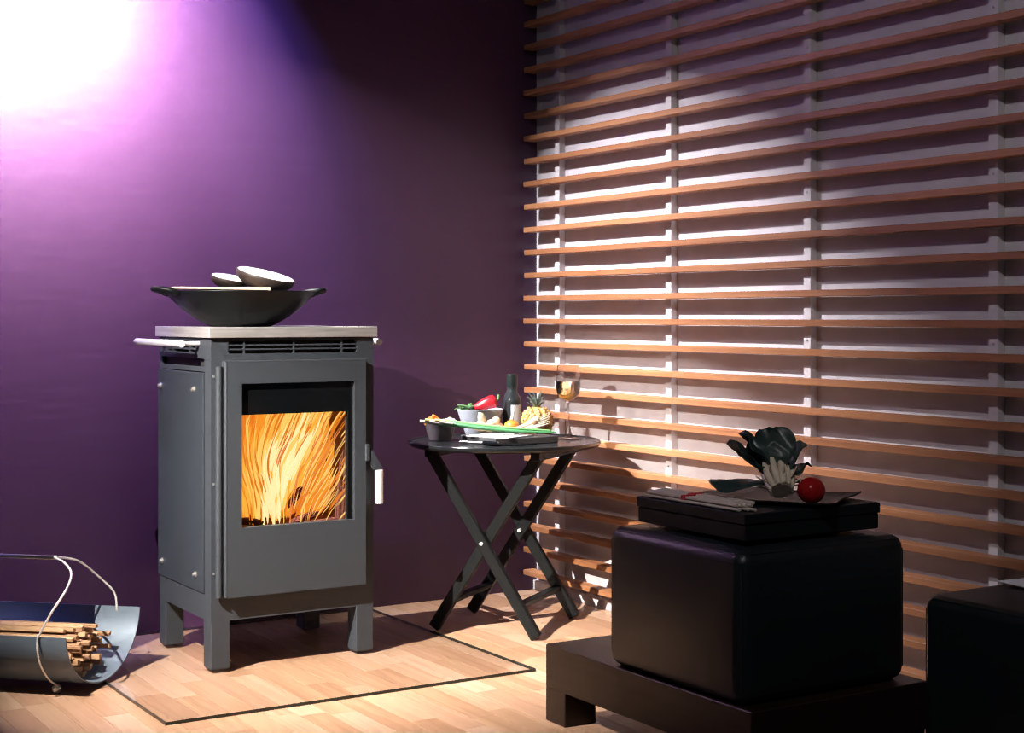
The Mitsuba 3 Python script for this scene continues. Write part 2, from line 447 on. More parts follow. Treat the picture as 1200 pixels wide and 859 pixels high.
def heat(x, z):
    t = (z - FZB) / FZH
    xc = 1.708 + 0.10 * t
    sg = 0.036 + 0.075 * t
    return math.exp(-((x - xc) / sg) ** 2) * (1.12 - 0.92 * t) + 0.30 * math.exp(-((x - 1.78) / 0.10) ** 2) + 0.08


def flame_layer(color, tries, y0, y1, lo, hi, lens, ws, sections=6):
    ms = []
    for _ in range(tries):
        x, z = frng.uniform(1.585, 1.945), FZB + FZH * frng.random() - 0.02
        hv = heat(x, z) + frng.gauss(0, 0.13)
        L, w, y, ph = frng.uniform(*lens), frng.uniform(*ws), frng.uniform(y0, y1), frng.uniform(0, 1.6)
        if not lo <= hv < hi:
            continue
        pts = []
        n = 9
        for i in range(n):
            pts.append((x, y, z))
            z += L / (n - 1)
            x += flow(x, z, ph) * L / (n - 1)
        q = np.linspace(0, 1, n)
        m = tube(pts, 0.0003 + w * np.clip(np.sin(np.pi * q ** 0.8), 0, 1) ** 0.8, sections)
        v = m.vertices.copy()
        v[:, 0] = np.clip(v[:, 0], FB0 + 0.003, FB1 - 0.003)
        v[:, 1] = y + (v[:, 1] - y) * 0.3
        v[:, 2] = np.clip(v[:, 2], FZ0 + 0.003, FZ1 - 0.004)
        m.vertices = v
        ms.append(m)
    key = numbered(f'{fire}__flame')
    scene[key] = mikit.ply(cat(ms), 'black_iron', emitter={'type': 'area', 'sampling_weight': 0.08, 'radiance': rgb(*color)})


single_bed = slab(rect(FB0 + 0.002, 1.900, FZ0 + 0.004, FZ1 - 0.004), 4.325, 4.335)
scene[f'{fire}__flame'] = mikit.ply(single_bed, 'black_iron', emitter={'type': 'area', 'sampling_weight': 0.08, 'radiance': rgb(0.60, 0.115, 0.010)})
flame_layer((0.30, 0.038, 0.009), 260, 4.270, 4.310, -1, 0.30, (0.10, 0.22), (0.007, 0.020))
flame_layer((0.62, 0.115, 0.010), 420, 4.230, 4.270, -1, 0.50, (0.08, 0.22), (0.005, 0.014))
flame_layer((0.84, 0.20, 0.014), 480, 4.190, 4.230, 0.15, 0.62, (0.08, 0.20), (0.004, 0.011))
flame_layer((0.95, 0.30, 0.022), 480, 4.150, 4.190, 0.30, 0.80, (0.08, 0.18), (0.004, 0.010))
flame_layer((1.00, 0.45, 0.050), 440, 4.115, 4.150, 0.50, 1.0, (0.08, 0.18), (0.003, 0.009))
flame_layer((1.04, 0.64, 0.14), 400, 4.085, 4.115, 0.72, 1.35, (0.07, 0.17), (0.003, 0.009))
flame_layer((1.10, 0.90, 0.42), 460, 4.060, 4.085, 1.00, 9, (0.06, 0.15), (0.003, 0.009))
flame_layer((0.80, 0.20, 0.014), 170, 4.052, 4.059, 0.2, 0.95, (0.05, 0.15), (0.0010, 0.0032))
flame_layer((1.02, 0.60, 0.13), 130, 4.046, 4.052, 0.1, 0.85, (0.04, 0.12), (0.0008, 0.0026))
sparks = []
for _ in range(70):
    e = ellipsoid(0.0009, 0.0009, 0.0009, 0)
    e.apply_translation((FB1 - 0.003, frng.uniform(4.05, 4.30), frng.uniform(0.41, 0.70)))
    sparks.append(e)
scene[f'{fire}__spark'] = mikit.ply(cat(sparks), 'black_iron', emitter={'type': 'area', 'sampling_weight': 0.08, 'radiance': rgb(0.9, 0.45, 0.2)})
for i, (x, y, z, l, rz) in enumerate(((1.645, 4.07, 0.412, 0.045, 0.15), (1.815, 4.07, 0.412, 0.050, -0.25), (1.800, 4.10, 0.470, 0.036, -0.95))):
    m = ellipsoid(l, 0.014, 0.011, 2, 0.3, 9, i)
    lab = ('charred log chunk glowing at the lower left of the fire', 'charred log chunk lying at the lower right of the fire', 'charred log chunk leaning above the lower right one in the fire')[i]
    single('charred_log', move(m, (x, y, z), 0, (rz, (0, 1, 0))), 'ember_bark', lab, 'log')

# ------------------------------------------------------------------ wok on the stove
WX, WY, WZ = 1.675, 4.21, 0.9685
wk = thing('wok', 'black cast iron wok with two loop handles on the stove top', 'wok')
prof = [(0, 0.0), (0.090, 0.0), (0.094, 0.003), (0.125, 0.020), (0.160, 0.044), (0.190, 0.070), (0.209, 0.092), (0.216, 0.1005), (0.2185, 0.1025), (0.2215, 0.102), (0.222, 0.099)]
prof = [(0, 0.0), (0.088, 0.0), (0.094, 0.003), (0.128, 0.021), (0.163, 0.045), (0.193, 0.072), (0.213, 0.094), (0.221, 0.1015), (0.2205, 0.1030), (0.217, 0.1030), (0.208, 0.096), (0.187, 0.073), (0.157, 0.048), (0.122, 0.025), (0.08, 0.008), (0, 0.005)]
part(wk, 'bowl', move(lathe(prof, 72), (WX, WY, WZ)), 'cast_iron', smooth=35)
for sgn in (-1, 1):
    d = np.array([0.985 * sgn, 0.17 * sgn * 0, 0])
    e = np.array([0, 1, 0])
    pts = [np.array([WX, WY, WZ + 0.094]) + d * 0.208 + e * 0.05, np.array([WX, WY, WZ + 0.104]) + d * 0.236 + e * 0.045, np.array([WX, WY, WZ + 0.108]) + d * 0.262 + e * 0.018,
           np.array([WX, WY, WZ + 0.108]) + d * 0.262 - e * 0.018, np.array([WX, WY, WZ + 0.104]) + d * 0.236 - e * 0.045, np.array([WX, WY, WZ + 0.094]) + d * 0.208 - e * 0.05]
    part(wk, 'handle', tube(smooth_curve(pts, 6), 0.0085, 12), 'cast_iron', smooth=True)


def half_shell(name, loc, r, squash, rz, tilt, label):
    t = thing(name, label, 'halved fruit', 'halved fruits in the wok')
    a = np.linspace(-math.pi / 2, 0, 14)
    pr_ = [(max(0, r * math.cos(q)), r * squash * math.sin(q)) for q in a]
    sh = lathe(pr_ + [(r * 0.985, 0.004), (r * 0.93, 0.004), (0, 0.001)], 40)
    fl = lathe([(0, 0.0015), (r * 0.6, 0.006), (r * 0.9, 0.0065), (r * 0.965, 0.0035), (r * 0.96, -0.002), (0, -0.002)], 40)
    part(t, 'shell', move(sh, loc, rz, tilt, (math.radians(13), (0.85, -0.53, 0))), 'shell_dark', smooth=40)
    part(t, 'flesh', move(fl, loc, rz, tilt, (math.radians(13), (0.85, -0.53, 0))), 'pale_flesh', smooth=40, label='pale cut face')
    return t


half_shell('fruit_half', (1.736, 4.17, 1.118), 0.088, 0.52, 0, (math.radians(16), (0.15, 1, 0)), 'larger dark-shelled fruit half tilted in the wok, pale face up')
half_shell('fruit_half', (1.676, 4.298, 1.110), 0.058, 0.55, 0, (math.radians(13), (0.1, 1, 0)), 'smaller dark-shelled fruit half behind the larger one in the wok')
for i, (a, b) in enumerate((((1.455, 4.165, 1.0795), (1.705, 4.06, 1.0765)), ((1.462, 4.20, 1.0790), (1.715, 4.085, 1.0765)), ((1.47, 4.235, 1.0785), (1.70, 4.11, 1.077)))):
    lab = ('pale wooden chopstick lying across the wok rim, nearest the stove front', 'pale wooden chopstick across the wok rim, middle one of three', 'pale wooden chopstick across the wok rim, rear one of three')[i]
    single('chopstick', tube([a, (np.array(a) + b) / 2, b], [0.0035, 0.0042, 0.005], 8), 'pale_wood', lab, 'chopstick', smooth=40, group='chopsticks across the wok')

# ------------------------------------------------------------------ log basket
BC = np.array([1.227, 4.064, 0.0])          # centre of its right end on the floor
BA = np.array([-0.7236, 0.690, 0.0]); BA /= np.linalg.norm(BA)     # along the basket, away from that end
BB = np.array([-0.690, -0.7236, 0.0]); BB -= BA * (BA @ BB); BB /= np.linalg.norm(BB)   # across it, towards the room
UZ = np.array([0, 0, 1.0])


def bk(s, t, z):
    return BC + BA * s + BB * t + UZ * z


RU, HU, ZU = 0.216, 0.160, 0.012
lb = thing('log_basket', 'curved grey sheet steel log basket with wire handle left of the stove', 'log basket')
ang = np.linspace(-1, 1, 41) * math.radians(86)
prof_o = [(RU * math.sin(a) / math.sin(math.radians(86)), ZU + HU * (1 - math.cos(a)) / (1 - math.cos(math.radians(86)))) for a in ang]
BL = 0.62
vv, ff = [], []
for s in (0, BL):
    for off in (0, 0.004):
        for (t, z) in prof_o:
            k = 1 - off / RU
            vv.append(bk(s, t * k, ZU + HU + 0.02 - (ZU + HU + 0.02 - z) * k if z < ZU + HU - 1e-6 else z))
n = len(prof_o)
def idx(s, o, i): return (s * 2 + o) * n + i
for i in range(n - 1):
    for (A, B, flip) in (((0, 0), (1, 0), False), ((0, 1), (1, 1), True), ((0, 0), (0, 1), True), ((1, 0), (1, 1), False)):
        q = [idx(*A, i), idx(*A, i + 1), idx(*B, i + 1), idx(*B, i)]
        if flip:
            q = q[::-1]
        ff += [(q[0], q[1], q[2]), (q[0], q[2], q[3])]
for i in (0, n - 1):
    q = [idx(0, 0, i), idx(1, 0, i), idx(1, 1, i), idx(0, 1, i)]
    ff += [(q[0], q[1], q[2]), (q[0], q[2], q[3])]
bm = trimesh.Trimesh(np.array(vv), ff, process=False)
part(lb, 'trough', bm, 'sheet_steel', smooth=30)
for (s, q) in ((0.075, 1), (BL - 0.075, -1)):
    hoop = smooth_curve([bk(s, 0.219, 0.172), bk(s - 0.035 * q, 0.217, 0.235), bk(s - 0.063 * q, 0.190, 0.292), bk(s - 0.048 * q, 0.135, 0.325), bk(s + 0.020 * q, 0.05, 0.339), bk(s + 0.070 * q, 0.0, 0.341),
                         bk(s + 0.050 * q, -0.09, 0.318), bk(s + 0.025 * q, -0.17, 0.258), bk(s, -0.207, 0.21), bk(s - 0.005 * q, -0.212, 0.160)], 8)
    part(lb, 'hoop', tube(hoop, 0.0032, 8), 'polished_steel', smooth=True)
    for sg in (1, -1):
        under = smooth_curve([bk(s, 0.2215 * sg, 0.180), bk(s, 0.223 * sg, 0.14), bk(s, 0.205 * sg, 0.095), bk(s, 0.165 * sg, 0.052), bk(s + 0.006 * q, 0.108 * sg, 0.022)], 7)
        ft = part(lb, 'foot_wire', tube(under, 0.0026, 8), 'polished_steel', smooth=True)
        part(ft, 'ball_foot', move(ellipsoid(0.0125, 0.0125, 0.0125, 2), bk(s + 0.010 * q, 0.104 * sg, 0.0126)), 'polished_steel', smooth=True)
part(lb, 'carry_bar', cyl(bk(0.140, 0, 0.341), bk(BL - 0.14, 0, 0.341), 0.0062, 12), 'polished_steel', smooth=40)
part(lb, 'end_rivet', move(ellipsoid(0.006, 0.006, 0.004, 2), bk(0.035, 0.0, 0.0185)), 'polished_steel', smooth=True)
# kindling: rows across the trough
krng = random.Random(5)
rows = [(0.030, 3), (0.047, 6), (0.064, 9), (0.081, 11), (0.098, 12), (0.115, 11), (0.132, 9), (0.148, 5)]
for (z, cnt) in rows:
    for j in range(cnt):
        t = (j - (cnt - 1) / 2) * 0.0205 - 0.010 + krng.uniform(-0.0015, 0.0015)
        w = krng.uniform(0.010, 0.0165); hgt = krng.uniform(0.009, 0.0145)
        s0 = 0.028 + krng.uniform(0, 0.070) + (0.02 if z > 0.12 else 0)
        s1 = s0 + krng.uniform(0.34, 0.40)
        m = box(s0, s1, -w / 2, w / 2, -hgt / 2, hgt / 2, 0.001)
        sk, rl = krng.uniform(-0.004, 0.004), math.radians(krng.uniform(-24, 24))
        vtx = m.vertices
        q = (vtx[:, 0] - s0) / (s1 - s0)
        taper = 1 - 0.25 * q * krng.random()
        yy, zz = vtx[:, 1] * taper, vtx[:, 2] * taper
        yy, zz = yy * math.cos(rl) - zz * math.sin(rl), yy * math.sin(rl) + zz * math.cos(rl)
        P3 = np.array([bk(a, t + b + sk * qq * 0.3, z + c) for a, b, c, qq in zip(vtx[:, 0], yy, zz, q)])
        key = thing('kindling_stick', 'split wooden kindling stick stacked in the steel log basket', 'kindling', 'kindling sticks in the log basket')
        mm = trimesh.Trimesh(P3, m.faces, process=False)
        mm.fix_normals()
        scene[key] = mikit.ply(mm, krng.choice(('kindling_wood', 'kindling_wood', 'kindling_dark')))

# ------------------------------------------------------------------ folding side table
TC = np.array([2.56, 4.17, 0.0]); TZ = 0.594
E1 = np.array([0.81, 0.59, 0.0]); E1 /= np.linalg.norm(E1)
E2 = np.array([E1[1], -E1[0], 0.0])
def tb(a, b, z): return TC + E1 * a + E2 * b + UZ * z
ft = thing('folding_table', 'black round folding side table with crossed legs beside the slats', 'table')
top = lathe([(0, 0.0), (0.295, 0.0), (0.306, 0.003), (0.311, 0.009), (0.311, 0.016), (0.309, 0.0185), (0.304, 0.0185), (0.300, 0.015), (0.297, 0.0135), (0, 0.0135)], 96)
part(ft, 'table_top', move(top, (TC[0], TC[1], TZ - 0.0135)), 'black_lacquer', smooth=30)
for (a0, b0, b1) in ((-0.175, 0.18, -0.18), (0.175, 0.18, -0.18), (-0.148, -0.18, 0.18), (0.148, -0.18, 0.18)):
    part(ft, 'leg', bar(tb(a0, b0, 0.009), tb(a0, b1, TZ - 0.024), 0.036, 0.022, E1, 0.003), 'black_wood')
for sg in (1, -1):
    part(ft, 'apron', bar(tb(-0.19, 0.18 * sg, TZ - 0.028), tb(0.19, 0.18 * sg, TZ - 0.028), 0.03, 0.026, UZ, 0.002), 'black_wood')
    part(ft, 'pivot_bolt', cyl(tb(0.125 * sg, 0, 0.290), tb(0.192 * sg, 0, 0.290), 0.0055, 14), 'handle_steel', smooth=40)
part(ft, 'stretcher', bar(tb(-0.165, 0.118, 0.10), tb(0.165, 0.118, 0.10), 0.03, 0.016, UZ, 0.002), 'black_wood')
part(ft, 'stretcher', bar(tb(-0.14, -0.118, 0.10), tb(0.14, -0.118, 0.10), 0.03, 0.016, UZ, 0.002), 'black_wood')

TS = TZ + 0.0003      # table surface
# chopped vegetable bowl
sb = thing('small_bowl', 'small smoky bowl of chopped orange and pale vegetables at table left', 'bowl')
SB = np.array([2.403, 4.311, TS])
part(sb, 'cup', move(lathe([(0, 0), (0.034, 0), (0.037, 0.003), (0.046, 0.034), (0.0535, 0.060), (0.0520, 0.060), (0.044, 0.034), (0.035, 0.006), (0, 0.005)], 40), SB), 'smoky_plastic', smooth=35)
vr = random.Random(3)
def dice(center, rx, ry, h, count, size, seed):
    q = random.Random(seed); ms = []
    for _ in range(count):
        a, rr = q.uniform(0, 6.283), math.sqrt(q.random())
        m = box(-size, size, -size, size, -size * 0.7, size * 0.7, size * 0.2)
        m.apply_transform(trimesh.transformations.random_rotation_matrix(np.array([q.random(), q.random(), q.random()])))
        m.apply_translation((center[0] + rx * rr * math.cos(a), center[1] + ry * rr * math.sin(a), center[2] + h * (1 - rr * rr) * q.random()))
        ms.append(m)
    return cat(ms)
k = single('chopped_carrot', dice(SB + (-0.020, 0.012, 0.056), 0.026, 0.030, 0.022, 60, 0.0065, 1), 'carrot_orange', 'chopped orange carrot heaped in the small smoky bowl', 'chopped vegetables', kind='stuff')
k = single('chopped_garlic', dice(SB + (0.024, -0.014, 0.056), 0.024, 0.030, 0.016, 55, 0.0065, 2), 'rice_white', 'pale green-white chopped vegetable in the small smoky bowl', 'chopped vegetables', kind='stuff')
# white bowl
WB = np.array([2.585, 4.365, TS])
wb = thing('white_bowl', 'white porcelain bowl holding beans and a red pepper on the table', 'bowl')
part(wb, 'cup', move(lathe([(0, 0), (0.043, 0), (0.046, 0.003), (0.062, 0.045), (0.0775, 0.090), (0.0785, 0.0935), (0.0760, 0.0945), (0.0745, 0.091), (0.058, 0.045), (0.042, 0.008), (0, 0.006)], 56), WB), 'porcelain', smooth=35)
for i in range(16):
    a = vr.uniform(0, 6.28)
    c = WB + (-0.034 + vr.uniform(-0.026, 0.026), 0.020 + vr.uniform(-0.028, 0.028), 0.092 + vr.uniform(-0.006, 0.012))
    d = np.array([math.cos(a), math.sin(a), vr.uniform(-0.2, 0.35)]) * 0.026
    single('green_bean', tube(smooth_curve([c - d, c + (0, 0, 0.004), c + d], 4), [0.002, 0.0034, 0.004, 0.0042, 0.0042, 0.004, 0.0038, 0.003, 0.0015], 7), 'bean_green', 'cut green bean in the heap in the white bowl', 'bean', smooth=True, group='green beans in the white bowl')
rp = thing('red_pepper', 'long glossy red pepper leaning out of the white bowl', 'pepper')
RT = np.array((0.8495, -0.5275, 0.0)); FW = np.array((0.5275, 0.8495, 0.0))
pp = smooth_curve([WB + RT * -0.042 - FW * 0.012 + UZ * 0.088, WB + RT * -0.010 - FW * 0.012 + UZ * 0.099, WB + RT * 0.026 - FW * 0.010 + UZ * 0.114, WB + RT * 0.055 - FW * 0.008 + UZ * 0.122], 7)
u = np.linspace(0, 1, len(pp))
part(rp, 'flesh', tube(pp, 0.004 + 0.0185 * np.sin(np.clip(u * 1.15, 0, 1) * math.pi / 2) * np.where(u > 0.9, 1 - (u - 0.9) * 5, 1), 16), 'chili_red', smooth=True)
part(rp, 'stem', tube(smooth_curve([pp[-1] - RT * 0.006, pp[-1] + RT * 0.006 + UZ * 0.005, pp[-1] + RT * 0.007 + UZ * 0.020], 5), 0.004, 8), 'bean_green', smooth=True)
# bottle
BT = np.array([2.690, 4.333, TS])
bo = thing('sauce_bottle', 'clear glass sauce bottle with black cap and white label', 'bottle')
part(bo, 'glass', move(lathe([(0, 0), (0.028, 0), (0.031, 0.004), (0.0315, 0.112), (0.029, 0.128), (0.020, 0.148), (0.0165, 0.158), (0.0160, 0.178), (0, 0.178)], 40), BT), 'bottle_dark', smooth=35)
part(bo, 'cap', move(lathe([(0, 0.166), (0.0175, 0.166), (0.0185, 0.169), (0.0185, 0.206), (0.0165, 0.209), (0, 0.209)], 32), BT), 'bottle_cap', smooth=35)
lab_a = np.linspace(math.radians(-128), math.radians(-20), 18)
lv = []
for z in (0.034, 0.107):
    for rr in (0.0317, 0.0321):
        lv += [(BT[0] + rr * math.cos(a), BT[1] + rr * math.sin(a), BT[2] + z) for a in lab_a]
nl = len(lab_a); lf = []
for i in range(nl - 1):
    o0, o1 = nl + i, 3 * nl + i
    lf += [(o0, o0 + 1, o1 + 1), (o0, o1 + 1, o1)]
    o0, o1 = i, 2 * nl + i
    lf += [(o0, o1 + 1, o0 + 1), (o0, o1, o1 + 1)]
bl = part(bo, 'label', trimesh.Trimesh(np.array(lv), lf, process=False), 'label_paper', label='white paper label')
# black board with napkin
brd = math.radians(2)
BD = np.array([2.556, 4.132, TS])
def on_board(x, y, z): return BD + np.array([x * math.cos(brd) - y * math.sin(brd), x * math.sin(brd) + y * math.cos(brd), z])
cbd = single('serving_board', move(box(-0.120, 0.122, -0.100, 0.105, 0, 0.022, 0.002), BD, brd), 'slate_board', 'black serving board under the vegetables on the round table', 'board')
nm = box(-0.085, 0.060, -0.078, 0.085, 0.0222, 0.0262, 0.0008)
single('napkin', move(nm, BD + (-0.030, -0.012, 0), brd + math.radians(22)), 'napkin', 'white folded napkin on the black serving board', 'napkin')
BS = 0.0265
# spring onions: the stalks lean on the small bowl, the green leaves run over the board to the right
for i in range(5):
    o = 1.35 * (i - 2)
    lift = 0.0085 * (i % 2)
    p0 = np.array((2.338 + 0.0085 * o, 4.262 - 0.0095 * o, 0.6615 + 0.5 * lift))
    p1 = np.array((2.400 + 0.007 * o, 4.205 - 0.011 * o, 0.651 + lift))
    p2 = np.array((2.515 + 0.007 * o, 4.125 - 0.013 * o, 0.636 + lift))
    p3 = np.array((2.585 + 0.012 * o, 4.085 - 0.012 * o, 0.6290 + lift))
    p4 = np.array((2.645 + 0.010 * o, 4.062 - 0.010 * o, 0.6275 + 0.6 * lift))
    t = thing('spring_onion', 'spring onion with yellowish stalk and long green leaf on the board', 'spring onion', 'spring onions on the serving board')
    cv = smooth_curve([p0, p1, p2, p3, p4], 7)
    kk = 5
    part(t, 'stalk', tube(cv[:kk], np.linspace(0.0058, 0.0050, kk), 9), 'stalk_yellow' if i % 2 else 'stalk_white', smooth=True)
    part(t, 'leaf', tube(cv[kk - 1:], np.linspace(0.0051, 0.0030, len(cv) - kk + 1), 9), 'leaf_green' if i % 3 else 'leaf_pale', smooth=True)
# leek, its pale root end raised to the right
lk = thing('leek', 'pale leek with frayed white leaves at the right of the board', 'leek')
cv = smooth_curve([on_board(0.000, -0.010, BS + 0.010), on_board(0.050, 0.010, BS + 0.016), on_board(0.095, 0.022, BS + 0.026), on_board(0.130, 0.034, BS + 0.040)], 7)
part(lk, 'stalk', tube(cv, np.linspace(0.007, 0.0135, len(cv)), 14), 'stalk_white', smooth=True)
for i in range(6):
    a = on_board(0.045 + 0.006 * i, -0.008 + 0.006 * i, BS + 0.012)
    b = on_board(0.105 + 0.008 * i, -0.012 + 0.013 * i, BS + 0.020 + 0.004 * i)
    c = on_board(0.142 + 0.010 * i, -0.020 + 0.014 * i, BS + 0.030 + 0.006 * i)
    part(lk, 'loose_leaf', tube(smooth_curve([a, b, c], 5), np.linspace(0.0052, 0.0012, 11), 7), 'stalk_white', smooth=True)
part(lk, 'root', move(ellipsoid(0.009, 0.009, 0.009, 2, 0.3, 9), on_board(0.108, 0.012, BS + 0.030)), 'pine_tip', smooth=True)
# ginger
gg = thing('ginger_root', 'knobbly pale ginger root in front of the white bowl', 'ginger')
gms = []
for (x, y, z, rx, ry, rz_, aa) in ((-0.028, 0.012, 0.020, 0.026, 0.018, 0.018, 0.2), (0.004, 0.008, 0.022, 0.026, 0.018, 0.020, -0.4), (0.032, 0.004, 0.018, 0.022, 0.016, 0.016, 0.5), (-0.022, 0.016, 0.046, 0.013, 0.012, 0.022, -0.5), (0.022, 0.0, 0.038, 0.014, 0.013, 0.014, 0.3)):
    gms.append(move(ellipsoid(rx, ry, rz_, 3, 0.12, 9, len(gms)), (0, 0, 0), 0, (aa, (0, 1, 0))))
    gms[-1].apply_translation(np.array((2.530, 4.208, TS + BS)) + (x, y, z))
part(gg, 'body', cat(gms), 'ginger_skin', smooth=True)
on = thing('onion', 'small orange-skinned onion beside the ginger root', 'onion')
oc = np.array((2.592, 4.176, TS + BS + 0.021))
part(on, 'skin', move(ellipsoid(0.025, 0.025, 0.0205, 3, 0.03, 6), oc), 'onion_skin', smooth=True)
part(on, 'neck', tube(smooth_curve([oc + (0.0, 0, 0.020), oc + (0.004, 0, 0.034), oc + (0.010, 0.002, 0.052)], 5), np.linspace(0.007, 0.0022, 11), 8), 'stalk_white', smooth=True)
for i, (a, b) in enumerate((((2.622, 4.205, TS + BS + 0.009), (2.664, 4.168, TS + BS + 0.009)),)):
    c = thing('red_chili', 'small red chili lying between onion and pineapple', 'chili')
    part(c, 'flesh', tube(smooth_curve([a, (np.array(a) + b) / 2 + (0.004, 0.003, 0.003), b], 6), [0.003, 0.005, 0.0065, 0.0075, 0.008, 0.008, 0.008, 0.0078, 0.0075, 0.007, 0.0065, 0.0055, 0.004], 10), 'chili_red', smooth=True)
# pineapple
PC = np.array((2.728, 4.236, TS))
pa = thing('pineapple', 'small golden pineapple with grey-green crown near the wine glass', 'pineapple')
body = ellipsoid(0.0475, 0.0475, 0.052, 4)
part(pa, 'fruit', move(body, PC + (0, 0, 0.053)), 'pine_gold', smooth=True)
eyes, tips = [], []
for i in range(11):
    zz = -0.86 + 1.66 * i / 10
    rr = math.sqrt(max(0, 1 - zz * zz))
    m = max(4, int(15 * rr))
    for j in range(m):
        a = (j + 0.5 * (i % 2)) * 2 * math.pi / m
        nrm = np.array((rr * math.cos(a), rr * math.sin(a), zz))
        p = nrm * (0.0475, 0.0475, 0.052)
        e = ellipsoid(0.0075, 0.0075, 0.0075, 1)
        e.apply_translation(PC + (0, 0, 0.053) + p)
        eyes.append(e)
        if (i + j) % 2:
            tp = ellipsoid(0.0036, 0.0036, 0.004, 1)
            tp.apply_translation(PC + (0, 0, 0.053) + p * 1.13)
            tips.append(tp)
part(pa, 'eyes', cat(eyes), 'pine_gold', smooth=True)
part(pa, 'eye_tips', cat(tips), 'pine_tip', smooth=True)


def blade(base, direction, length, width, curl, n=8, thick=0.0012, up=(0, 0, 1)):
    """A leaf with a keel: a closed thin sheet that narrows to its tip and bends along up."""
    d = np.array(direction, float); d /= np.linalg.norm(d)
    s = np.cross(d, up); s = s / (np.linalg.norm(s) + 1e-9)
    q = np.cross(s, d)
    rowsv = []
    for i in range(n):
        t = i / (n - 1)
        c = np.array(base) + d * length * t + q * curl * t * t
        w = width * (0.55 + 0.9 * t - 1.45 * t ** 2.2) if t < 1 else 0.0
        w = max(w, 0.0004)
        rowsv.append((c - s * w + q * w * 0.35, c - q * thick, c + s * w + q * w * 0.35, c + q * thick))
    V = np.array([p for r_ in rowsv for p in r_]); fcs = []
    for i in range(n - 1):
        for j in range(4):
            a, b = i * 4 + j, i * 4 + (j + 1) % 4
            fcs += [(a, b, b + 4), (a, b + 4, a + 4)]
    m = trimesh.Trimesh(V, fcs, process=False)
    m.fix_normals()
    return m


for ring, (cnt, out, ln) in enumerate(((8, 0.60, 0.032), (8, 0.34, 0.042), (6, 0.16, 0.050))):
    for j in range(cnt):
        a = (j + 0.5 * ring) * 2 * math.pi / cnt
        d = (math.cos(a) * out - 0.10, math.sin(a) * out, 1.0)
        part(pa, 'crown_leaf', blade(PC + (0.006 * math.cos(a) - 0.002, 0.006 * math.sin(a), 0.098 + 0.004 * ring), d, ln, 0.0062, -0.012, 6), 'pine_leaf')
# wine glass
WG = np.array((2.785, 4.135, TS))
wg = thing('wine_glass', 'stemmed wine glass of white wine near the right table edge', 'wine glass')
part(wg, 'foot', move(lathe([(0, 0), (0.040, 0), (0.0415, 0.001), (0.040, 0.0025), (0.012, 0.006), (0.0055, 0.012), (0, 0.012)], 48), WG + (0, 0, 0.0005)), 'solid_glass', smooth=35)
part(wg, 'stem', move(lathe([(0, 0.0125), (0.0052, 0.0125), (0.0042, 0.03), (0.0040, 0.11), (0.0055, 0.1265), (0, 0.1265)], 20), WG), 'solid_glass', smooth=40)
bo_ = [(0.0, 0.1266), (0.010, 0.1275), (0.020, 0.1315), (0.030, 0.1395), (0.0370, 0.152), (0.0402, 0.170), (0.0397, 0.195), (0.0377, 0.220), (0.0357, 0.2435), (0.0353, 0.2442), (0.0348, 0.2435)]
bi_ = [(0.0368, 0.220), (0.0388, 0.195), (0.0393, 0.170), (0.0361, 0.1530), (0.0293, 0.1406), (0.0196, 0.1328), (0.0098, 0.1290), (0.0, 0.1282)]
part(wg, 'cup', move(lathe(bo_ + bi_, 56), WG), 'solid_glass', smooth=40)
wn = [(0, 0.1286), (0.0097, 0.1294), (0.0194, 0.1333), (0.0290, 0.1411), (0.0357, 0.1534), (0.0389, 0.170), (0.0385, 0.190), (0, 0.190)]
part(wg, 'white_wine', move(lathe(wn, 48), WG), 'wine', smooth=35, label='pale golden wine')
# knife and black skewers at the table front
kn = thing('kitchen_knife', 'small kitchen knife with black handle at the front table edge', 'knife')
ka, kb, kc = np.array((2.395, 4.165, TS + 0.008)), np.array((2.425, 4.075, TS + 0.009)), np.array((2.442, 4.012, TS + 0.009))
part(kn, 'blade', bar(ka, kb, 0.020, 0.002, UZ, 0.0005), 'handle_steel')
part(kn, 'handle', bar(kb, kc, 0.017, 0.012, UZ, 0.004), 'black_gloss')
for i in range(5):
    a = np.array((2.455 + 0.012 * i, 4.045 - 0.008 * i, TS + 0.0045))
    b = a + np.array((0.050 + 0.004 * i, -0.062 + 0.010 * i, 0.0))
    single('black_skewer', cyl(a, b, 0.0032, 8), 'black_gloss', 'short black skewer in the fan before the serving board', 'skewer', group='black skewers on the table')

# ------------------------------------------------------------------ bench, ottoman and what stands on it
bn = thing('low_bench', 'low dark brown wooden bench under the leather ottoman', 'bench')
part(bn, 'seat', box(2.048, 2.56, 2.372, 3.140, 0.082, 0.189, 0.002), 'wenge')
for (a, b) in ((2.048, 3.055), (2.468, 3.055), (2.048, 2.380), (2.468, 2.380)):
    part(bn, 'leg', box(a, a + 0.092, b, b + 0.085, 0.0005, 0.084, 0.002), 'wenge')


def rounded_box(x0, x1, y0, y1, z0, z1, r, puff=0.0, seg=20, refine=0.03):
    pts = [(x, y, z) for x in (x0 + r, x1 - r) for y in (y0 + r, y1 - r) for z in (z0 + r, z1 - r)]
    m = Manifold.batch_hull([Manifold.sphere(r, seg).translate(p) for p in pts]).refine_to_length(refine)
    mm = m.to_mesh()
    v = mm.vert_properties[:, :3].astype(float)
    c = np.array([(x0 + x1) / 2, (y0 + y1) / 2, (z0 + z1) / 2]); h = np.array([x1 - x0, y1 - y0, z1 - z0]) / 2
    q = np.clip((v - c) / h, -1, 1)
    for ax in range(3):
        o = [i for i in range(3) if i != ax]
        v[:, ax] += np.sign(q[:, ax]) * puff * np.abs(q[:, ax]) ** 3 * (1 - q[:, o[0]] ** 2) * (1 - q[:, o[1]] ** 2)
    v[:, 2] = np.maximum(v[:, 2], z0)
    return trimesh.Trimesh(v, mm.tri_verts, process=False)


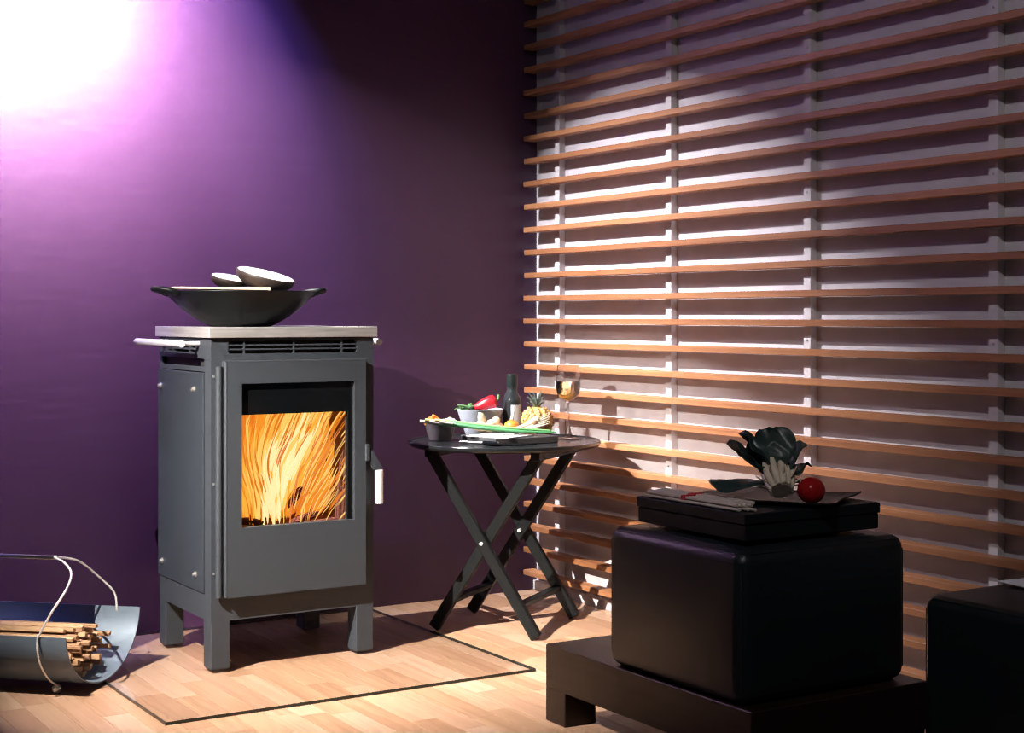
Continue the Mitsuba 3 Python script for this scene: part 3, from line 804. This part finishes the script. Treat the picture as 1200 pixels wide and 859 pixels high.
def pouf(name, label, x0, x1, y0, y1, z0, z1, legs=False):
    t = thing(name, label, 'ottoman')
    part(t, 'cushion', rounded_box(x0, x1, y0, y1, z0, z1, 0.028, 0.012), 'black_leather', smooth=True)
    e, R = 0.0085, 0.020
    loop = []
    for (cx, cy, a0) in ((x0 + e + R, y0 + e + R, 180), (x1 - e - R, y0 + e + R, 270), (x1 - e - R, y1 - e - R, 0), (x0 + e + R, y1 - e - R, 90)):
        for a in np.radians(np.linspace(a0, a0 + 90, 7)):
            loop.append((cx + R * math.cos(a), cy + R * math.sin(a), z1 - e - 0.0035 * abs(math.sin(2 * a))))
    part(t, 'piping', tube(loop + loop[:1], 0.0030, 8, cap=False), 'black_leather', smooth=True)
    for (cx, cy) in ((x0 + e, y0 + e), (x1 - e, y0 + e), (x0 + e, y1 - e), (x1 - e, y1 - e)):
        part(t, 'corner_seam', cyl((cx, cy, z0 + 0.03), (cx, cy, z1 - 0.03), 0.0028, 8), 'black_leather', smooth=True)
    return t


pouf('leather_ottoman', 'black leather cube ottoman with rounded edges on the low bench', 2.050, 2.530, 2.405, 2.880, 0.190, 0.512)
ld = thing('storage_box', 'flat matt black box lying on top of the leather ottoman', 'box')
part(ld, 'body', box(2.09, 2.478, 2.44, 2.815, 0.526, 0.560, 0.002), 'tray_black')
part(ld, 'lid', box(2.087, 2.481, 2.437, 2.818, 0.561, 0.584, 0.002), 'tray_black')
BXZ = 0.5845
# dark plate with pointed corners
pl = thing('square_plate', 'dark square plate with raised pointed corners under the vegetables', 'plate')
pc = np.array((2.328, 2.552, BXZ)); prz = math.radians(32)
nu = 33
g = np.linspace(-1, 1, nu)
U, Vv = np.meshgrid(g, g, indexing='ij')
half = 0.123
rr2 = np.maximum(np.abs(U), np.abs(Vv))
zz = 0.004 + 0.008 * np.clip((rr2 - 0.6) / 0.4, 0, 1) ** 1.5 + 0.004 * (np.abs(U) * np.abs(Vv)) ** 6
pinch = 1 - 0.10 * (1 - np.minimum(np.abs(U), np.abs(Vv)) ** 2) * rr2 ** 4
PXc, PYc = U * half * pinch, Vv * half * pinch
topv = np.stack([PXc * math.cos(prz) - PYc * math.sin(prz) + pc[0], PXc * math.sin(prz) + PYc * math.cos(prz) + pc[1], zz + pc[2]], -1).reshape(-1, 3)
botv = topv - (0, 0, 0.0035)
vv = np.vstack([topv, botv]); ff = []
nn = nu * nu
for i in range(nu - 1):
    for j in range(nu - 1):
        a, b, c, d = i * nu + j, (i + 1) * nu + j, (i + 1) * nu + j + 1, i * nu + j + 1
        ff += [(a, b, c), (a, c, d), (a + nn, c + nn, b + nn), (a + nn, d + nn, c + nn)]
edge = [(i, 0) for i in range(nu)] + [(nu - 1, j) for j in range(1, nu)] + [(i, nu - 1) for i in range(nu - 2, -1, -1)] + [(0, j) for j in range(nu - 2, 0, -1)]
ei = [i * nu + j for i, j in edge]
for a, b in zip(ei, ei[1:] + ei[:1]):
    ff += [(a, a + nn, b), (b, a + nn, b + nn)]
part(pl, 'dish', trimesh.Trimesh(vv, ff, process=False), 'dark_plate', smooth=30)
# pak choi
pk = thing('pak_choi', 'leafy dark vegetable with pale cut root facing forward on the plate', 'vegetable')
R0 = np.array((2.236, 2.490, 0.6205))
ax = np.array((0.33, 0.62, 0.60)); ax /= np.linalg.norm(ax)
hr = np.cross(ax, UZ); hr /= np.linalg.norm(hr)
hu = np.cross(hr, ax)
part(pk, 'root', tube([R0 + ax * q for q in (0, 0.012, 0.030, 0.050)], [0.0235, 0.0255, 0.0245, 0.020], 24), 'root_white', smooth=50, label='pale root end')
for i in range(11):
    a = i * 2 * math.pi / 11 + 0.3
    e = hr * math.cos(a) + hu * math.sin(a)
    k = 1.0 + 0.12 * math.sin(5 * i)
    pts = smooth_curve([R0 + e * 0.0195 + ax * 0.001, R0 + e * 0.0250 * k + ax * 0.016, R0 + e * 0.0290 * k + ax * 0.040, R0 + e * 0.0300 * k + ax * 0.064 * k], 5)
    part(pk, 'stalk', tube(pts, np.linspace(0.0068, 0.0092, len(pts)) * (1 - 0.5 * np.linspace(0, 1, len(pts)) ** 6), 9), 'root_white', smooth=True, label='pale leaf stalk')
for i in range(9):
    a = i * 0.75
    e = hr * math.cos(a) + hu * math.sin(a)
    b0 = R0 + e * 0.030 + ax * 0.020
    part(pk, 'frayed_leaf', blade(b0, e * 0.8 + ax * (0.5 + 0.3 * math.sin(3 * i)), 0.026, 0.006, 0.004, 6), 'root_white')
part(pk, 'cut_face', cyl(R0 - ax * 0.0015, R0 + ax * 0.004, 0.0205, 24), 'root_cut', smooth=40)


def leaf(base, d, length, width, curl, ruffle, seed, fold=0.25, thick=0.0014):
    d = np.array(d, float); d /= np.linalg.norm(d)
    up = np.array([0, 0, 1.0]) if abs(d[2]) < 0.9 else np.array([-0.5, -0.8, 0.2])
    s = np.cross(d, up); s /= np.linalg.norm(s)
    q = np.cross(s, d)
    nl_, nw = 16, 9
    q_rng = np.random.RandomState(seed)
    ph = q_rng.uniform(0, 6.28, 3)
    P = np.zeros((nl_, nw, 3))
    for i in range(nl_):
        t = i / (nl_ - 1)
        w = width * (0.16 + 0.84 * np.sin(np.pi * min(1, t ** 1.3) * 0.9 + 0.05) ** 0.9) if t < 0.97 else width * 0.30
        c = np.array(base) + d * length * t + q * curl * t ** 2.2
        for j in range(nw):
            e = (j - (nw - 1) / 2) / ((nw - 1) / 2)
            P[i, j] = c + s * w * e + q * (fold * w * e * e + ruffle * abs(e) ** 1.5 * math.sin(9 * t + ph[0] + 3 * e) + 0.35 * ruffle * math.sin(14 * t + ph[1] * e))
    topp = P.reshape(-1, 3)
    Vl = np.vstack([topp + q * thick, topp - q * thick]); fl = []
    o = nl_ * nw
    for i in range(nl_ - 1):
        for j in range(nw - 1):
            a, b, c, e_ = i * nw + j, (i + 1) * nw + j, (i + 1) * nw + j + 1, i * nw + j + 1
            fl += [(a, b, c), (a, c, e_), (a + o, c + o, b + o), (a + o, e_ + o, c + o)]
    rim = [(i, 0) for i in range(nl_)] + [(nl_ - 1, j) for j in range(1, nw)] + [(i, nw - 1) for i in range(nl_ - 2, -1, -1)] + [(0, j) for j in range(nw - 2, 0, -1)]
    ri = [i * nw + j for i, j in rim]
    for a, b in zip(ri, ri[1:] + ri[:1]):
        fl += [(a, a + o, b), (b, a + o, b + o)]
    m = trimesh.Trimesh(Vl, fl, process=False)
    m.fix_normals()
    return m


RT = np.array((0.8495, -0.5275, 0.0)); FW = np.array((0.5275, 0.8495, 0.0))
leaf_specs = [(-1.05, 0.30, 0.62, 0.100, 0.024, 0.016), (-0.62, 0.25, 0.98, 0.098, 0.025, -0.012), (-0.22, 0.42, 1.0, 0.092, 0.027, -0.010), (0.10, 0.25, 1.0, 0.092, 0.026, -0.016), (0.42, 0.35, 0.80, 0.080, 0.026, -0.014),
              (-0.30, 0.85, 0.70, 0.100, 0.032, 0.0), (0.25, 0.75, 0.75, 0.095, 0.032, -0.010), (-0.75, 0.65, 0.55, 0.092, 0.026, 0.010), (0.70, 0.45, 0.30, 0.062, 0.026, 0.0), (-0.05, 0.1, 0.8, 0.062, 0.022, -0.008)]
for i, (a, b, c, ln, wd, cu) in enumerate(leaf_specs):
    part(pk, 'leaf', leaf(R0 + ax * 0.036 + RT * a * 0.020 + UZ * 0.014 * c, RT * a + FW * b + UZ * c, ln * 1.12, wd * 1.25, cu, 0.008, i), 'chard_leaf_grey' if i in (3, 4, 9) else 'chard_leaf', smooth=True)
part(pk, 'leaf', leaf(R0 + ax * 0.04 - UZ * 0.012, -RT * 0.95 + FW * 0.45 + UZ * 0.06, 0.155, 0.042, -0.012, 0.005, 31, -0.45), 'chard_leaf', smooth=True)
part(pk, 'leaf', leaf(R0 + ax * 0.03 - UZ * 0.006, RT * 0.9 + FW * 0.5 + UZ * 0.15, 0.085, 0.028, -0.01, 0.004, 33, -0.3), 'chard_leaf', smooth=True)
# tomato
tm = thing('tomato', 'glossy red tomato lying right of the leafy vegetable on the plate', 'tomato')
tc = np.array((2.302, 2.468, 0.6185))
tv = ellipsoid(0.0305, 0.0305, 0.0295, 4)
part(tm, 'flesh', move(tv, tc), 'tomato_red', smooth=True)
# chopstick bundles with red paper bands
crng = random.Random(9)
for bi, (a, b, cnt, zb, bandt) in enumerate(((np.array((2.108, 2.800)), np.array((2.116, 2.462)), 8, BXZ, 0.42), (np.array((2.146, 2.806)), np.array((2.148, 2.500)), 8, BXZ, 0.42))):
    t = thing('noodle_bundle', ('bundle of pale dry noodle sticks with red band along the box edge', 'bundle of pale noodle sticks with red band, second from the box edge')[bi], 'noodles', 'noodle bundles on the black box')
    d = (b - a) / np.linalg.norm(b - a); s = np.array((-d[1], d[0]))
    for i in range(cnt):
        lay, ps = i % 2, i // 2
        off = (ps - 1.5) * 0.0080 + 0.003 * lay
        j0, j1 = crng.uniform(-0.012, 0.012), crng.uniform(-0.02, 0.01)
        p0 = a + d * j0 + s * (off * 1.1); p1 = b + d * j1 + s * (off * 1.2 + crng.uniform(-0.003, 0.003))
        part(t, 'stick', cyl((*p0, zb + 0.0042 + 0.0076 * lay), (*p1, zb + 0.0042 + 0.0076 * lay), 0.0037, 7), 'noodle', smooth=60)
    c = a + (b - a) * bandt
    w = 0.0185
    bb = box(-0.007, 0.007, -w, w, -0.0003, 0.0172, 0.002)
    part(t, 'band', move(bb, (c[0] + s[0] * 0.002, c[1] + s[1] * 0.002, zb + 0.0005), math.atan2(d[1], d[0])), 'band_red', label='red paper band')

# second seat at the lower right with a white sheet on it
pouf('leather_pouf', 'black leather seat cube at the lower right, a white sheet on it', 2.500, 2.916, 1.62, 2.335, 0.001, 0.395)
sh = move(box(0, 0.21, -0.26, 0, 0, 0.0016, 0.0004), (2.700, 2.300, 0.4078), math.radians(-8))
single('paper_sheet', sh, 'white_sheet', 'white paper sheet lying on the seat cube at lower right', 'paper')

# barn door of the spotlight at the front left: keeps its light off the wall left of the stove
A0 = math.radians(43.5)
q0 = np.array((0.10, 3.20)) + 0.20 * np.array((math.cos(A0), math.sin(A0)))
q1 = np.array((0.10, 3.20)) + 0.22 * np.array((math.cos(A0 + 0.75), math.sin(A0 + 0.75)))
single('lamp_shutter', bar((q0[0], q0[1], 1.905), (q1[0], q1[1], 1.905), 0.003, 0.39, UZ, 0.0005), 'black_iron', 'black metal barn door flap of the spotlight left of the stove, outside the picture', 'lamp shutter', kind='thing')
